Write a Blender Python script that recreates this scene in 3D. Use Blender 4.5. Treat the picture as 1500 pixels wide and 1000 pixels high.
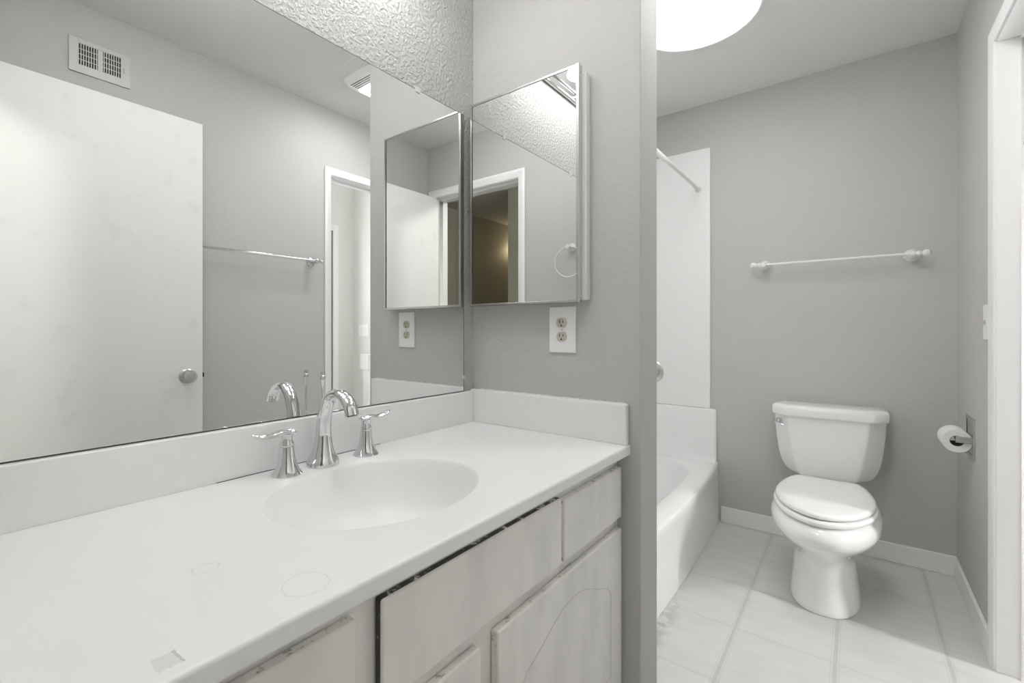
import bpy, bmesh, math, random
from math import sin, cos, pi, radians, sqrt
from mathutils import Vector, Matrix

for _o in list(bpy.data.objects):
    bpy.data.objects.remove(_o, do_unlink=True)
SC = bpy.context.scene
COL = SC.collection
random.seed(7)

# ------------------------------------------------------------------ camera
cam_d = bpy.data.cameras.new('camera')
cam = bpy.data.objects.new('camera', cam_d)
COL.objects.link(cam)
cam_d.sensor_fit = 'HORIZONTAL'
cam_d.sensor_width = 36.0
cam_d.lens = 676.6 / 1500.0 * 36.0
cam_d.shift_x = 0.0201
cam_d.shift_y = -0.0113
cam_d.clip_start = 0.01
cam.location = (1.0716, 0.0, 1.1069)
cam.rotation_euler = (radians(90), 0, radians(38.1626))
SC.camera = cam

# ------------------------------------------------------------------ world, exposure
w = bpy.data.worlds.new('world')
SC.world = w
w.use_nodes = True
w.node_tree.nodes['Background'].inputs[0].default_value = (0.9, 0.95, 1.0, 1)
w.node_tree.nodes['Background'].inputs[1].default_value = 0.3
SC.view_settings.view_transform = 'Standard'
SC.view_settings.look = 'None'
SC.view_settings.exposure = 0.34
SC.view_settings.gamma = 1.0
SC.view_settings.use_curve_mapping = False
SC.cycles.diffuse_bounces = 8
SC.cycles.glossy_bounces = 8
SC.cycles.max_bounces = 16
SC.cycles.caustics_reflective = True

# strengths of the lamps, some of them added
E_ADDED_DOME = 11.5        # unseen ceiling dome added to brighten the vanity area
E_VANITY = 11.0       # frosted shades of the bar light above the mirror
E_SKY = 14.0         # round daylight diffuser over the tub
E_FAN = 45.0          # lens of the ceiling fan light
E_ADDED_WIN = 92.0         # glowing pane of the window added beyond the right doorway
E_ADDED_HALL = 150.0          # unseen ceiling globe added to brighten the hallway
E_WARM = 6.0        # warm wall lamp of the dark hallway, and the globe added in its passage

# ------------------------------------------------------------------ materials
def new_mat(name):
    m = bpy.data.materials.new(name)
    m.use_nodes = True
    nt = m.node_tree
    b = nt.nodes['Principled BSDF']
    return m, nt, b

def N(nt, t, **kw):
    n = nt.nodes.new(t)
    for k, v in kw.items():
        setattr(n, k, v)
    return n

def mth(nt, op, a, b=None, c=None, clamp=False):
    n = nt.nodes.new('ShaderNodeMath'); n.operation = op; n.use_clamp = clamp
    for i, v in enumerate((a, b, c)):
        if v is None: continue
        if isinstance(v, (int, float)): n.inputs[i].default_value = v
        else: nt.links.new(v, n.inputs[i])
    return n.outputs[0]

def ramp(nt, fac, stops):
    r = nt.nodes.new('ShaderNodeValToRGB')
    e = r.color_ramp.elements
    e[0].position, e[0].color = stops[0][0], stops[0][1]
    e[1].position, e[1].color = stops[-1][0], stops[-1][1]
    for p, c in stops[1:-1]:
        q = e.new(p); q.color = c
    nt.links.new(fac, r.inputs[0])
    return r.outputs[0]

def mixc(nt, fac, a, b):
    n = nt.nodes.new('ShaderNodeMix'); n.data_type = 'RGBA'
    if isinstance(fac, (int, float)): n.inputs[0].default_value = fac
    else: nt.links.new(fac, n.inputs[0])
    for i, v in ((6, a), (7, b)):
        if isinstance(v, tuple): n.inputs[i].default_value = v
        else: nt.links.new(v, n.inputs[i])
    return n.outputs[2]

def c4(c):
    return (c[0], c[1], c[2], 1.0)

def pos(nt):
    return nt.nodes.new('ShaderNodeNewGeometry').outputs['Position']

def simple(name, col, rough=0.5, metal=0.0, bump=0.0, bscale=60, var=0.0, coat=0.0, spec=0.5):
    m, nt, b = new_mat(name)
    b.inputs['Base Color'].default_value = c4(col)
    b.inputs['Roughness'].default_value = rough
    b.inputs['Metallic'].default_value = metal
    b.inputs['Coat Weight'].default_value = coat
    b.inputs['Coat Roughness'].default_value = 0.05
    b.inputs['Specular IOR Level'].default_value = spec
    n = N(nt, 'ShaderNodeTexNoise'); n.inputs['Scale'].default_value = bscale
    n.inputs['Detail'].default_value = 3
    nt.links.new(pos(nt), n.inputs['Vector'])
    if var:
        d = tuple(max(0, x * (1 - var)) for x in col)
        nt.links.new(mixc(nt, n.outputs[0], c4(d), c4(col)), b.inputs['Base Color'])
    if bump:
        bp = N(nt, 'ShaderNodeBump'); bp.inputs['Strength'].default_value = bump
        bp.inputs['Distance'].default_value = 0.002
        nt.links.new(n.outputs[0], bp.inputs['Height'])
        nt.links.new(bp.outputs[0], b.inputs['Normal'])
    return m

def wall_paint(name, col, strength, scale, dist=0.002, scuff=0.0):
    m, nt, b = new_mat(name)
    p = pos(nt)
    n1 = N(nt, 'ShaderNodeTexNoise'); n1.inputs['Scale'].default_value = scale
    n1.inputs['Detail'].default_value = 4
    n2 = N(nt, 'ShaderNodeTexNoise'); n2.inputs['Scale'].default_value = 2.2
    n2.inputs['Detail'].default_value = 2
    nt.links.new(p, n1.inputs['Vector']); nt.links.new(p, n2.inputs['Vector'])
    lo = tuple(x * 0.965 for x in col)
    base = mixc(nt, n2.outputs[0], c4(lo), c4(col))
    if scuff:
        n3 = N(nt, 'ShaderNodeTexNoise'); n3.inputs['Scale'].default_value = 9
        n3.inputs['Detail'].default_value = 6
        nt.links.new(p, n3.inputs['Vector'])
        k = ramp(nt, n3.outputs[0], [(0.60, (0, 0, 0, 1)), (0.72, (scuff, scuff, scuff, 1))])
        base = mixc(nt, k, base, c4(tuple(x * 0.8 for x in col)))
    nt.links.new(base, b.inputs['Base Color'])
    b.inputs['Roughness'].default_value = 0.55
    b.inputs['Specular IOR Level'].default_value = 0.35
    h = ramp(nt, n1.outputs[0], [(0.42, (0, 0, 0, 1)), (0.62, (1, 1, 1, 1))])
    bp = N(nt, 'ShaderNodeBump'); bp.inputs['Strength'].default_value = strength
    bp.inputs['Distance'].default_value = dist
    nt.links.new(h, bp.inputs['Height']); nt.links.new(bp.outputs[0], b.inputs['Normal'])
    return m

PAINT = (0.548, 0.543, 0.531)
M = {}
M['paint'] = wall_paint('greige_paint', PAINT, 0.16, 55)
M['paint_pale'] = wall_paint('pale_room_paint', (0.76, 0.755, 0.735), 0.16, 55)
M['paint_rough'] = wall_paint('greige_paint_orange_peel', PAINT, 0.95, 95, 0.003)
M['ceiling'] = wall_paint('ceiling_paint', (0.80, 0.80, 0.795), 0.12, 40)
M['trim'] = simple('white_trim', (0.86, 0.86, 0.865), 0.35, bump=0.05, bscale=25)
M['door'] = wall_paint('white_door_paint', (0.85, 0.855, 0.855), 0.05, 30, 0.001, scuff=0.35)
M['porcelain'] = simple('white_porcelain', (0.88, 0.88, 0.88), 0.06, coat=0.4)
M['seat'] = simple('white_seat_plastic', (0.88, 0.88, 0.88), 0.2)
M['acrylic'] = simple('white_acrylic', (0.88, 0.88, 0.88), 0.16)
M['chrome'] = simple('chrome', (0.74, 0.74, 0.75), 0.07, 1.0)
M['brushed'] = simple('brushed_metal', (0.62, 0.62, 0.61), 0.28, 1.0)
M['cab_metal'] = simple('cabinet_frame_metal', (0.66, 0.66, 0.67), 0.22, 1.0)
M['plate'] = simple('white_plate_plastic', (0.88, 0.88, 0.88), 0.3)
M['ivory'] = simple('ivory_plastic', (0.55, 0.53, 0.45), 0.35)
M['dark'] = simple('dark_slot', (0.012, 0.012, 0.012), 0.6)
M['edge_dark'] = simple('mirror_edge', (0.06, 0.07, 0.07), 0.4)
M['white_paint_metal'] = simple('white_enamel', (0.80, 0.795, 0.775), 0.3)
M['vent'] = simple('vent_enamel', (0.60, 0.595, 0.58), 0.4)
M['paper'] = simple('toilet_paper', (0.80, 0.80, 0.79), 0.9, bump=0.2, bscale=150)
M['card'] = simple('cardboard', (0.16, 0.13, 0.10), 0.9)
M['caulk'] = simple('white_caulk', (0.78, 0.78, 0.76), 0.4, bump=0.4, bscale=90)
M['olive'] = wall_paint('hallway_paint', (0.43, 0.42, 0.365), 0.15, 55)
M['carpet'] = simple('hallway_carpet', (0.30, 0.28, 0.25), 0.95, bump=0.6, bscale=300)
M['clip'] = simple('clear_plastic_clip', (0.62, 0.63, 0.63), 0.1)

# mirror glass
m, nt, b = new_mat('mirror_glass')
g = N(nt, 'ShaderNodeBsdfGlossy'); g.inputs['Roughness'].default_value = 0.0
g.inputs['Color'].default_value = (0.885, 0.895, 0.892, 1)
nt.links.new(g.outputs[0], nt.nodes['Material Output'].inputs[0])
M['mirror'] = m

# popcorn ceiling
m, nt, b = new_mat('popcorn_ceiling')
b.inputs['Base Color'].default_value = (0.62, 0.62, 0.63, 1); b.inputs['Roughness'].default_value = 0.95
v = N(nt, 'ShaderNodeTexVoronoi'); v.inputs['Scale'].default_value = 70
nt.links.new(pos(nt), v.inputs['Vector'])
bp = N(nt, 'ShaderNodeBump'); bp.inputs['Strength'].default_value = 1.0; bp.inputs['Distance'].default_value = 0.008
bp.invert = True
nt.links.new(v.outputs['Distance'], bp.inputs['Height']); nt.links.new(bp.outputs[0], b.inputs['Normal'])
M['popcorn'] = m

# countertop: cast cultured marble with a peeled sticker mark and faint rings
m, nt, b = new_mat('cast_white_counter')
p = pos(nt)
sx = N(nt, 'ShaderNodeSeparateXYZ'); nt.links.new(p, sx.inputs[0])
X, Y, Z = sx.outputs[0], sx.outputs[1], sx.outputs[2]
n1 = N(nt, 'ShaderNodeTexNoise'); n1.inputs['Scale'].default_value = 6; n1.inputs['Detail'].default_value = 4
nt.links.new(p, n1.inputs['Vector'])
base = mixc(nt, n1.outputs[0], (0.85, 0.85, 0.855, 1), (0.88, 0.88, 0.88, 1))
nj = N(nt, 'ShaderNodeTexNoise'); nj.inputs['Scale'].default_value = 120
nt.links.new(p, nj.inputs['Vector'])
jit = mth(nt, 'MULTIPLY', mth(nt, 'SUBTRACT', nj.outputs[0], 0.5), 0.006)
dx = mth(nt, 'ABSOLUTE', mth(nt, 'SUBTRACT', mth(nt, 'ADD', X, jit), 0.546))
dy = mth(nt, 'ABSOLUTE', mth(nt, 'SUBTRACT', mth(nt, 'ADD', Y, jit), 0.158))
inside = mth(nt, 'MULTIPLY', mth(nt, 'LESS_THAN', dx, 0.0125), mth(nt, 'LESS_THAN', dy, 0.011))
border = mth(nt, 'MULTIPLY', inside, mth(nt, 'GREATER_THAN', mth(nt, 'SUBTRACT', Y, mth(nt, 'MULTIPLY', X, 0.1)), 0.1115))
st = mth(nt, 'ADD', mth(nt, 'MULTIPLY', inside, 0.22), mth(nt, 'MULTIPLY', border, 0.35))
base = mixc(nt, st, base, (0.40, 0.395, 0.385, 1))
def ringmask(cx, cy, r, wd, ex=1.0):
    a = mth(nt, 'POWER', mth(nt, 'MULTIPLY', mth(nt, 'SUBTRACT', X, cx), ex), 2)
    c = mth(nt, 'POWER', mth(nt, 'SUBTRACT', Y, cy), 2)
    d = mth(nt, 'SQRT', mth(nt, 'ADD', a, c))
    d = mth(nt, 'ADD', d, jit)
    return mth(nt, 'LESS_THAN', mth(nt, 'ABSOLUTE', mth(nt, 'SUBTRACT', d, r)), wd)
r1 = ringmask(0.525, 0.315, 0.028, 0.0007)
r2 = ringmask(0.383, 0.252, 0.016, 0.0008, 1.2)
base = mixc(nt, mth(nt, 'MULTIPLY', mth(nt, 'ADD', r1, r2, clamp=True), 0.25), base, (0.45, 0.44, 0.43, 1))
nt.links.new(base, b.inputs['Base Color'])
b.inputs['Roughness'].default_value = 0.3
b.inputs['Specular IOR Level'].default_value = 0.4
M['counter'] = m

# vinyl floor with pressed tile pattern
m, nt, b = new_mat('vinyl_tile_floor')
p = pos(nt)
sx = N(nt, 'ShaderNodeSeparateXYZ'); nt.links.new(p, sx.inputs[0])
def grout(sock, off, step, wd):
    t = mth(nt, 'DIVIDE', mth(nt, 'SUBTRACT', sock, off), step)
    f = mth(nt, 'ABSOLUTE', mth(nt, 'SUBTRACT', mth(nt, 'FRACT', mth(nt, 'ADD', t, 100.5)), 0.5))
    d = mth(nt, 'MULTIPLY', f, step)
    return d
dX = grout(sx.outputs[0], 0.7225, 0.2985, 0); dY = grout(sx.outputs[1], 2.237, 0.328, 0)
gx_ = ramp(nt, dX, [(0.0045, (0.85, 0.85, 0.85, 1)), (0.0075, (0, 0, 0, 1))])
gy_ = ramp(nt, dY, [(0.0020, (0.6, 0.6, 0.6, 1)), (0.0050, (0, 0, 0, 1))])
gm = mth(nt, 'MAXIMUM', gx_, gy_)
lip = mth(nt, 'MULTIPLY', mth(nt, 'LESS_THAN', mth(nt, 'ABSOLUTE', mth(nt, 'SUBTRACT', dX, 0.0115)), 0.0012), 0.35)
n1 = N(nt, 'ShaderNodeTexNoise'); n1.inputs['Scale'].default_value = 5.5; n1.inputs['Detail'].default_value = 6
n1.inputs['Distortion'].default_value = 0.8
mp = N(nt, 'ShaderNodeMapping'); mp.inputs['Scale'].default_value = (1, 2.2, 1)
nt.links.new(p, mp.inputs[0]); nt.links.new(mp.outputs[0], n1.inputs['Vector'])
base = ramp(nt, n1.outputs[0], [(0.30, (0.615, 0.61, 0.585, 1)), (0.55, (0.655, 0.65, 0.63, 1)), (0.75, (0.675, 0.67, 0.65, 1))])
base = mixc(nt, mth(nt, 'MULTIPLY', gm, 0.55), base, (0.42, 0.415, 0.40, 1))
base = mixc(nt, lip, base, (0.44, 0.435, 0.42, 1))
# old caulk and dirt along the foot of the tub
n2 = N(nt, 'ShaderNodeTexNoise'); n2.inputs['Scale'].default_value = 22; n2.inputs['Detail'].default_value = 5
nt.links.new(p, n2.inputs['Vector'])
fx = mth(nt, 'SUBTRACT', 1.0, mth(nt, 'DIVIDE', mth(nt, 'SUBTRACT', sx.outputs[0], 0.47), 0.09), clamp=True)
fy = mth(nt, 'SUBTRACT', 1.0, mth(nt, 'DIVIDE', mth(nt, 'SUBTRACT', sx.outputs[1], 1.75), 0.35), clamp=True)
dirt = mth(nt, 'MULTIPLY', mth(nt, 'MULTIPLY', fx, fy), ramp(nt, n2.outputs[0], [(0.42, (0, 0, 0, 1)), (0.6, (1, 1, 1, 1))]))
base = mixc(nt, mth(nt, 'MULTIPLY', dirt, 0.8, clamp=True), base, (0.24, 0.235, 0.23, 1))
nt.links.new(base, b.inputs['Base Color'])
b.inputs['Roughness'].default_value = 0.38
b.inputs['Specular IOR Level'].default_value = 0.35
bp = N(nt, 'ShaderNodeBump'); bp.inputs['Strength'].default_value = 0.5; bp.inputs['Distance'].default_value = 0.0015
h = mth(nt, 'SUBTRACT', mth(nt, 'MULTIPLY', n1.outputs[0], 0.15), gm)
nt.links.new(h, bp.inputs['Height']); nt.links.new(bp.outputs[0], b.inputs['Normal'])
M['floor'] = m

# tub surround with faint moulded tile squares
m, nt, b = new_mat('surround_panel')
p = pos(nt)
sx = N(nt, 'ShaderNodeSeparateXYZ'); nt.links.new(p, sx.inputs[0])
dX = grout(sx.outputs[0], 0.263, 0.152, 0); dZ = grout(sx.outputs[2], 0.648, 0.155, 0)
gm = ramp(nt, mth(nt, 'MINIMUM', dX, dZ), [(0.001, (1, 1, 1, 1)), (0.003, (0, 0, 0, 1))])
low = mth(nt, 'LESS_THAN', sx.outputs[2], 1.13)
b.inputs['Base Color'].default_value = (0.87, 0.87, 0.87, 1)
b.inputs['Roughness'].default_value = 0.22
bp = N(nt, 'ShaderNodeBump'); bp.inputs['Strength'].default_value = 0.25; bp.inputs['Distance'].default_value = 0.001
bp.invert = True
nt.links.new(mth(nt, 'MULTIPLY', gm, low), bp.inputs['Height']); nt.links.new(bp.outputs[0], b.inputs['Normal'])
M['surround'] = m

# worn off-white cabinet paint: bare dark wood where the paint has chipped off the edges
def cab_paint(name, col, chips, edge=0.1, bare=(0.20, 0.18, 0.155), sc=48, k0=0.17):
    m, nt, b = new_mat(name)
    p = pos(nt)
    tc = N(nt, 'ShaderNodeTexCoord')
    sg = N(nt, 'ShaderNodeSeparateXYZ'); nt.links.new(tc.outputs['Generated'], sg.inputs[0])
    n0 = N(nt, 'ShaderNodeTexNoise'); n0.inputs['Scale'].default_value = 7; n0.inputs['Detail'].default_value = 5
    mp = N(nt, 'ShaderNodeMapping'); mp.inputs['Scale'].default_value = (1, 1.8, 0.7)
    nt.links.new(p, mp.inputs[0]); nt.links.new(mp.outputs[0], n0.inputs['Vector'])
    base = ramp(nt, n0.outputs[0], [(0.30, c4(tuple(x * 0.88 for x in col))), (0.55, c4(col)), (0.8, c4(tuple(min(1, x * 1.04) for x in col)))])
    if chips:
        n1 = N(nt, 'ShaderNodeTexNoise'); n1.inputs['Scale'].default_value = sc; n1.inputs['Detail'].default_value = 6
        n1.inputs['Roughness'].default_value = 0.7
        nt.links.new(p, n1.inputs['Vector'])
        gy, gz, gx = sg.outputs[1], sg.outputs[2], sg.outputs[0]
        ed = mth(nt, 'MINIMUM', mth(nt, 'SUBTRACT', 1.0, gz), mth(nt, 'MULTIPLY', gy, 1.2))
        band = mth(nt, 'SUBTRACT', 1.0, mth(nt, 'DIVIDE', ed, chips), clamp=True)
        side = mth(nt, 'MULTIPLY', mth(nt, 'LESS_THAN', gx, 0.75), edge)
        k = mth(nt, 'ADD', mth(nt, 'MULTIPLY', n1.outputs[0], 0.75), mth(nt, 'MULTIPLY', band, mth(nt, 'ADD', k0, side)))
        mask = ramp(nt, k, [(0.64, (0, 0, 0, 1)), (0.70, (1, 1, 1, 1))])
        base = mixc(nt, mask, base, c4(bare))
    nt.links.new(base, b.inputs['Base Color'])
    b.inputs['Roughness'].default_value = 0.45
    bp = N(nt, 'ShaderNodeBump'); bp.inputs['Strength'].default_value = 0.12; bp.inputs['Distance'].default_value = 0.001
    nt.links.new(n0.outputs[0], bp.inputs['Height']); nt.links.new(bp.outputs[0], b.inputs['Normal'])
    return m
CAB = (0.86, 0.852, 0.83)
M['cab'] = cab_paint('cabinet_paint', CAB, 0)
M['cab_worn'] = cab_paint('cabinet_paint_worn', CAB, 0.04, 0.05, (0.34, 0.315, 0.275))
M['cab_worn_more'] = cab_paint('cabinet_paint_well_worn', CAB, 0.05, 0.06, (0.30, 0.275, 0.24), 40)
M['cab_black_edge'] = cab_paint('cabinet_paint_black_edge', CAB, 0.05, 0.22, (0.03, 0.028, 0.025), 30, 0.15)
M['groove'] = simple('cabinet_groove', (0.62, 0.61, 0.585), 0.6)
M['gap'] = simple('gap_shade_colour', (0.25, 0.25, 0.24), 0.7)  # shade of an open doorway, put into a flat colour

def emit(name, col, s, tex=None):
    m, nt, b = new_mat(name)
    b.inputs['Base Color'].default_value = (0.8, 0.8, 0.8, 1)
    b.inputs['Roughness'].default_value = 0.35
    b.inputs['Emission Color'].default_value = c4(col)
    b.inputs['Emission Strength'].default_value = s
    if tex == 'prism':
        b.inputs['Base Color'].default_value = (0.3, 0.3, 0.3, 1)
        mp = N(nt, 'ShaderNodeMapping'); mp.inputs['Rotation'].default_value = (0, 0, radians(45))
        nt.links.new(pos(nt), mp.inputs[0])
        ck = N(nt, 'ShaderNodeTexChecker'); ck.inputs['Scale'].default_value = 190
        nt.links.new(mp.outputs[0], ck.inputs[0])
        nz = N(nt, 'ShaderNodeTexNoise'); nz.inputs['Scale'].default_value = 7; nz.inputs['Detail'].default_value = 3
        nt.links.new(pos(nt), nz.inputs['Vector'])
        a = mth(nt, 'ADD', mth(nt, 'MULTIPLY', ck.outputs['Fac'], 0.08), mth(nt, 'MULTIPLY', nz.outputs[0], 0.4))
        nt.links.new(mth(nt, 'MULTIPLY', mth(nt, 'ADD', a, 0.55), s * 0.65), b.inputs['Emission Strength'])
    return m
M['shade_glass'] = emit('lit_frosted_shade', (1.0, 0.99, 0.975), E_VANITY)
M['sky_lens'] = emit('lit_prismatic_lens', (1.0, 1.0, 1.0), E_SKY, 'prism')
M['dome'] = emit('lit_added_dome', (1.0, 0.995, 0.985), E_ADDED_DOME)
M['fan_lens'] = emit('lit_fan_lens', (1.0, 0.99, 0.97), E_FAN)
M['pane'] = emit('glowing_added_pane', (1.0, 1.0, 1.0), E_ADDED_WIN)
M['added_hall_globe'] = emit('lit_added_globe', (1.0, 0.97, 0.90), E_ADDED_HALL)
M['warm_globe'] = emit('lit_warm_globe', (1.0, 0.78, 0.48), E_WARM)

# ------------------------------------------------------------------ mesh helpers
def box(bm, x0, x1, y0, y1, z0, z1):
    vs = [bm.verts.new((x, y, z)) for x in (x0, x1) for y in (y0, y1) for z in (z0, z1)]
    for f in ((0, 1, 3, 2), (4, 6, 7, 5), (0, 4, 5, 1), (2, 3, 7, 6), (0, 2, 6, 4), (1, 5, 7, 3)):
        bm.faces.new([vs[i] for i in f])
    return bm

def loft(bm, rings, close=True, cap0=True, cap1=True):
    R = [[bm.verts.new(p) for p in r] for r in rings]
    n = len(R[0])
    for a, c in zip(R, R[1:]):
        for i in range(n if close else n - 1):
            j = (i + 1) % n
            bm.faces.new((a[i], a[j], c[j], c[i]))
    if close and cap0: bm.faces.new(list(reversed(R[0])))
    if close and cap1: bm.faces.new(R[-1])
    return R

def frame_of(t, up=Vector((0, 0, 1))):
    t = t.normalized()
    if abs(t.dot(up)) > 0.98: up = Vector((0, 1, 0))
    u = t.cross(up).normalized()
    return u, u.cross(t).normalized()

def lathe(bm, origin, axis, prof, n=32, cap0=True, cap1=True, sx=1.0, sy=1.0):
    o = Vector(origin); a = Vector(axis).normalized(); u, v = frame_of(a)
    rings = []
    for h, r in prof:
        rings.append([o + a * h + u * (cos(2 * pi * i / n) * r * sx) + v * (sin(2 * pi * i / n) * r * sy) for i in range(n)])
    loft(bm, rings, True, cap0, cap1)
    return bm

def tube(bm, pts, radii, n=16, up=Vector((0, 0, 1)), caps=True):
    """sweep of an ellipse; radii: list of (r_u, r_v) or floats"""
    pts = [Vector(p) for p in pts]
    rings = []
    prev = None
    for i, p in enumerate(pts):
        t = (pts[min(i + 1, len(pts) - 1)] - pts[max(i - 1, 0)]).normalized()
        if prev is None: u, v = frame_of(t, up)
        else:
            u = (prev - t * prev.dot(t)).normalized(); v = u.cross(t).normalized()
        prev = u
        r = radii[i] if isinstance(radii, list) else radii
        ru, rv = r if isinstance(r, (list, tuple)) else (r, r)
        rings.append([p + u * cos(2 * pi * k / n) * ru + v * sin(2 * pi * k / n) * rv for k in range(n)])
    loft(bm, rings, True, caps, caps)
    return bm

def catmull(P, k=8):
    out = []
    Q = [Vector(p) for p in P]
    for i in range(len(Q) - 1):
        p0, p1, p2, p3 = Q[max(i - 1, 0)], Q[i], Q[i + 1], Q[min(i + 2, len(Q) - 1)]
        for s in range(k):
            t = s / k
            out.append(0.5 * ((2 * p1) + (p2 - p0) * t + (2 * p0 - 5 * p1 + 4 * p2 - p3) * t * t + (3 * p1 - p0 - 3 * p2 + p3) * t ** 3))
    out.append(Q[-1])
    return out

WORLD = {}
def wloc(o):
    return WORLD.get(o.name, Vector((0, 0, 0)))

def obj(name, bm, mat, parent=None, origin=None, bevel=0.0, segs=2, ang=38):
    bmesh.ops.remove_doubles(bm, verts=bm.verts, dist=1e-6)
    bmesh.ops.recalc_face_normals(bm, faces=bm.faces)
    if parent is not None: org = wloc(parent) if origin is None else Vector(origin)
    else: org = Vector(origin) if origin is not None else Vector((0, 0, 0))
    for vv in bm.verts: vv.co -= org
    for f in bm.faces: f.smooth = True
    ca = radians(ang)
    for e in bm.edges:
        if len(e.link_faces) == 2 and e.calc_face_angle(0) > ca: e.smooth = False
    me = bpy.data.meshes.new(name)
    bm.to_mesh(me); bm.free()
    o = bpy.data.objects.new(name, me)
    COL.objects.link(o)
    me.materials.append(M[mat])
    WORLD[o.name] = org
    if parent is not None:
        o.parent = parent
        o.location = org - wloc(parent)
    else:
        o.location = org
    if bevel:
        md = o.modifiers.new('bevel', 'BEVEL'); md.width = bevel; md.segments = segs
        md.limit_method = 'ANGLE'; md.angle_limit = radians(35); md.harden_normals = True
    return o

def tag(o, label, cat, group=None, kind=None):
    if label: o['label'] = label
    if cat: o['category'] = cat
    if group: o['group'] = group
    if kind: o['kind'] = kind
    return o

def thing(name, label, cat, loc, group=None):
    o = bpy.data.objects.new(name, None); COL.objects.link(o)
    o.empty_display_size = 0.05
    o.location = loc; WORLD[o.name] = Vector(loc)
    return tag(o, label, cat, group)

def struct(name, bm, mat, label=None, bevel=0.0):
    o = obj(name, bm, mat, bevel=bevel)
    o['kind'] = 'structure'
    if label: o['label'] = label
    return o
B = bmesh.new

# ------------------------------------------------------------------ the room
W = 1.434; Y1 = 1.2592; YP = 1.395; Y2 = 2.924; PC = 0.607; CE = 2.44; YF = 0.018
DY0, DY1, DZ = 1.600, 2.188, 2.04      # doorway in the right wall
OX0, OX1, DZF = 0.612, 1.352, 2.065                # doorway behind the camera

struct('floor', box(B(), -0.4, 3.52, -0.16, 3.26, -0.06, 0.0), 'floor', 'pale vinyl floor pressed with a square tile pattern')
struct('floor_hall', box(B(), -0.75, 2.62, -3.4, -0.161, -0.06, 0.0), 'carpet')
struct('ceiling', box(B(), -0.4, W + 0.116, -0.1, 3.04, CE, CE + 0.06), 'ceiling', 'smooth grey-white ceiling')
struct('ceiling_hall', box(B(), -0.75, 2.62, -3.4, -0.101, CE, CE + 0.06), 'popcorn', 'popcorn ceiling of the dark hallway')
struct('wall_left', box(B(), -0.1, 0.0, -0.1, Y1, 0, CE), 'paint_rough', 'orange-peel textured wall above the long mirror')
struct('wall_partition', box(B(), -0.4, PC, Y1, YP, 0, CE), 'paint', 'greige partition wall holding the medicine cabinet', 0.004)
struct('wall_alcove', box(B(), -0.4, -0.28, YP, Y2, 0, CE), 'paint')
struct('wall_back', box(B(), -0.4, W, Y2, Y2 + 0.11, 0, CE), 'paint', 'greige wall behind the toilet')
bm = B()
box(bm, W, W + 0.116, YF - 0.13, DY0 - 0.018, 0, CE); box(bm, W, W + 0.116, DY1 + 0.018, Y2 + 0.11, 0, CE)
box(bm, W, W + 0.116, DY0 - 0.018, DY1 + 0.018, DZ + 0.018, CE)
struct('wall_right', bm, 'paint', 'greige right wall with the doorway')
bm = B()
box(bm, 0.0, OX0 - 0.018, YF - 0.13, YF, 0, CE); box(bm, OX1 + 0.018, W, YF - 0.13, YF, 0, CE)
box(bm, OX0 - 0.018, OX1 + 0.018, YF - 0.13, YF, DZF + 0.018, CE)
struct('wall_front', bm, 'paint', 'greige wall behind the camera with the open doorway')

# hallway behind the camera
bm = B()
box(bm, 2.42, 2.52, -3.4, -0.10, 0, CE)
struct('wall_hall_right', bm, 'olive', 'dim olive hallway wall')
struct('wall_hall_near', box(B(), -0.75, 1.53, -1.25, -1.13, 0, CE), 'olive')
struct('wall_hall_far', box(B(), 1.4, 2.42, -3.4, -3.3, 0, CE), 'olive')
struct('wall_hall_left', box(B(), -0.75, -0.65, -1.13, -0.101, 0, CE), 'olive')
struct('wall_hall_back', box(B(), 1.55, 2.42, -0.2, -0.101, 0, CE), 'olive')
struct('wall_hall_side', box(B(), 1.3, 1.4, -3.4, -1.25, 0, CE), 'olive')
# small room beyond the right doorway
XA = 3.4; YB = 3.142; CB = 3.1
struct('ceiling_beyond', box(B(), W + 0.1165, XA + 0.1, 0.7, YB + 0.1, CB, CB + 0.06), 'ceiling')
struct('wall_beyond_upper', box(B(), W, W + 0.116, 0.7, YB + 0.1, CE + 0.061, CB), 'paint_pale')
struct('wall_beyond_stub', box(B(), W + 0.0, W + 0.116, Y2 + 0.111, YB + 0.1, 0, CE + 0.06), 'paint_pale')
struct('wall_beyond_far', box(B(), XA, XA + 0.1, 0.8, YB + 0.1, 0, CB), 'paint_pale')
struct('wall_beyond_end', box(B(), W + 0.116, XA, YB, YB + 0.1, 0, CB), 'paint_pale', 'pale wall of the small room beyond the doorway')
struct('wall_beyond_near', box(B(), W + 0.116, XA, 0.7, 0.8, 0, CB), 'paint_pale')

# ceiling drywall seam seen in the mirror
struct('trim_seam', box(B(), 0.02, W - 0.001, 1.362, 1.366, CE - 0.0015, CE + 0.001), 'trim')

def casing_x(x, sgn, y0, y1, ztop, wd=0.046):
    """mitred door casing on the wall plane x, moulded profile, sticking out by sgn"""
    prof = [(0.004, 0.0), (0.004, 0.006), (0.007, 0.008), (wd * 0.35, 0.0085), (wd * 0.42, 0.0105), (wd * 0.60, 0.0105), (wd * 0.68, 0.0125), (wd - 0.003, 0.013), (wd, 0.011), (wd, 0.0)]
    rings = []
    for ya, za, s in ((y0, 0.0005, -1), (y0, ztop, -1), (y1, ztop, 1), (y1, 0.0005, 1)):
        rings.append([(x + sgn * h, ya + s * o, za + (o if za > 0.1 else 0)) for o, h in prof])
    bm = B(); loft(bm, rings); return bm
def casing_y(y, sgn, x0, x1, ztop, wd=0.055):
    bm = casing_x(0, 1, x0, x1, ztop, wd)
    for v in bm.verts:
        cx, cy = v.co.x, v.co.y
        v.co.x, v.co.y = cy, y + sgn * cx
    return bm
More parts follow.
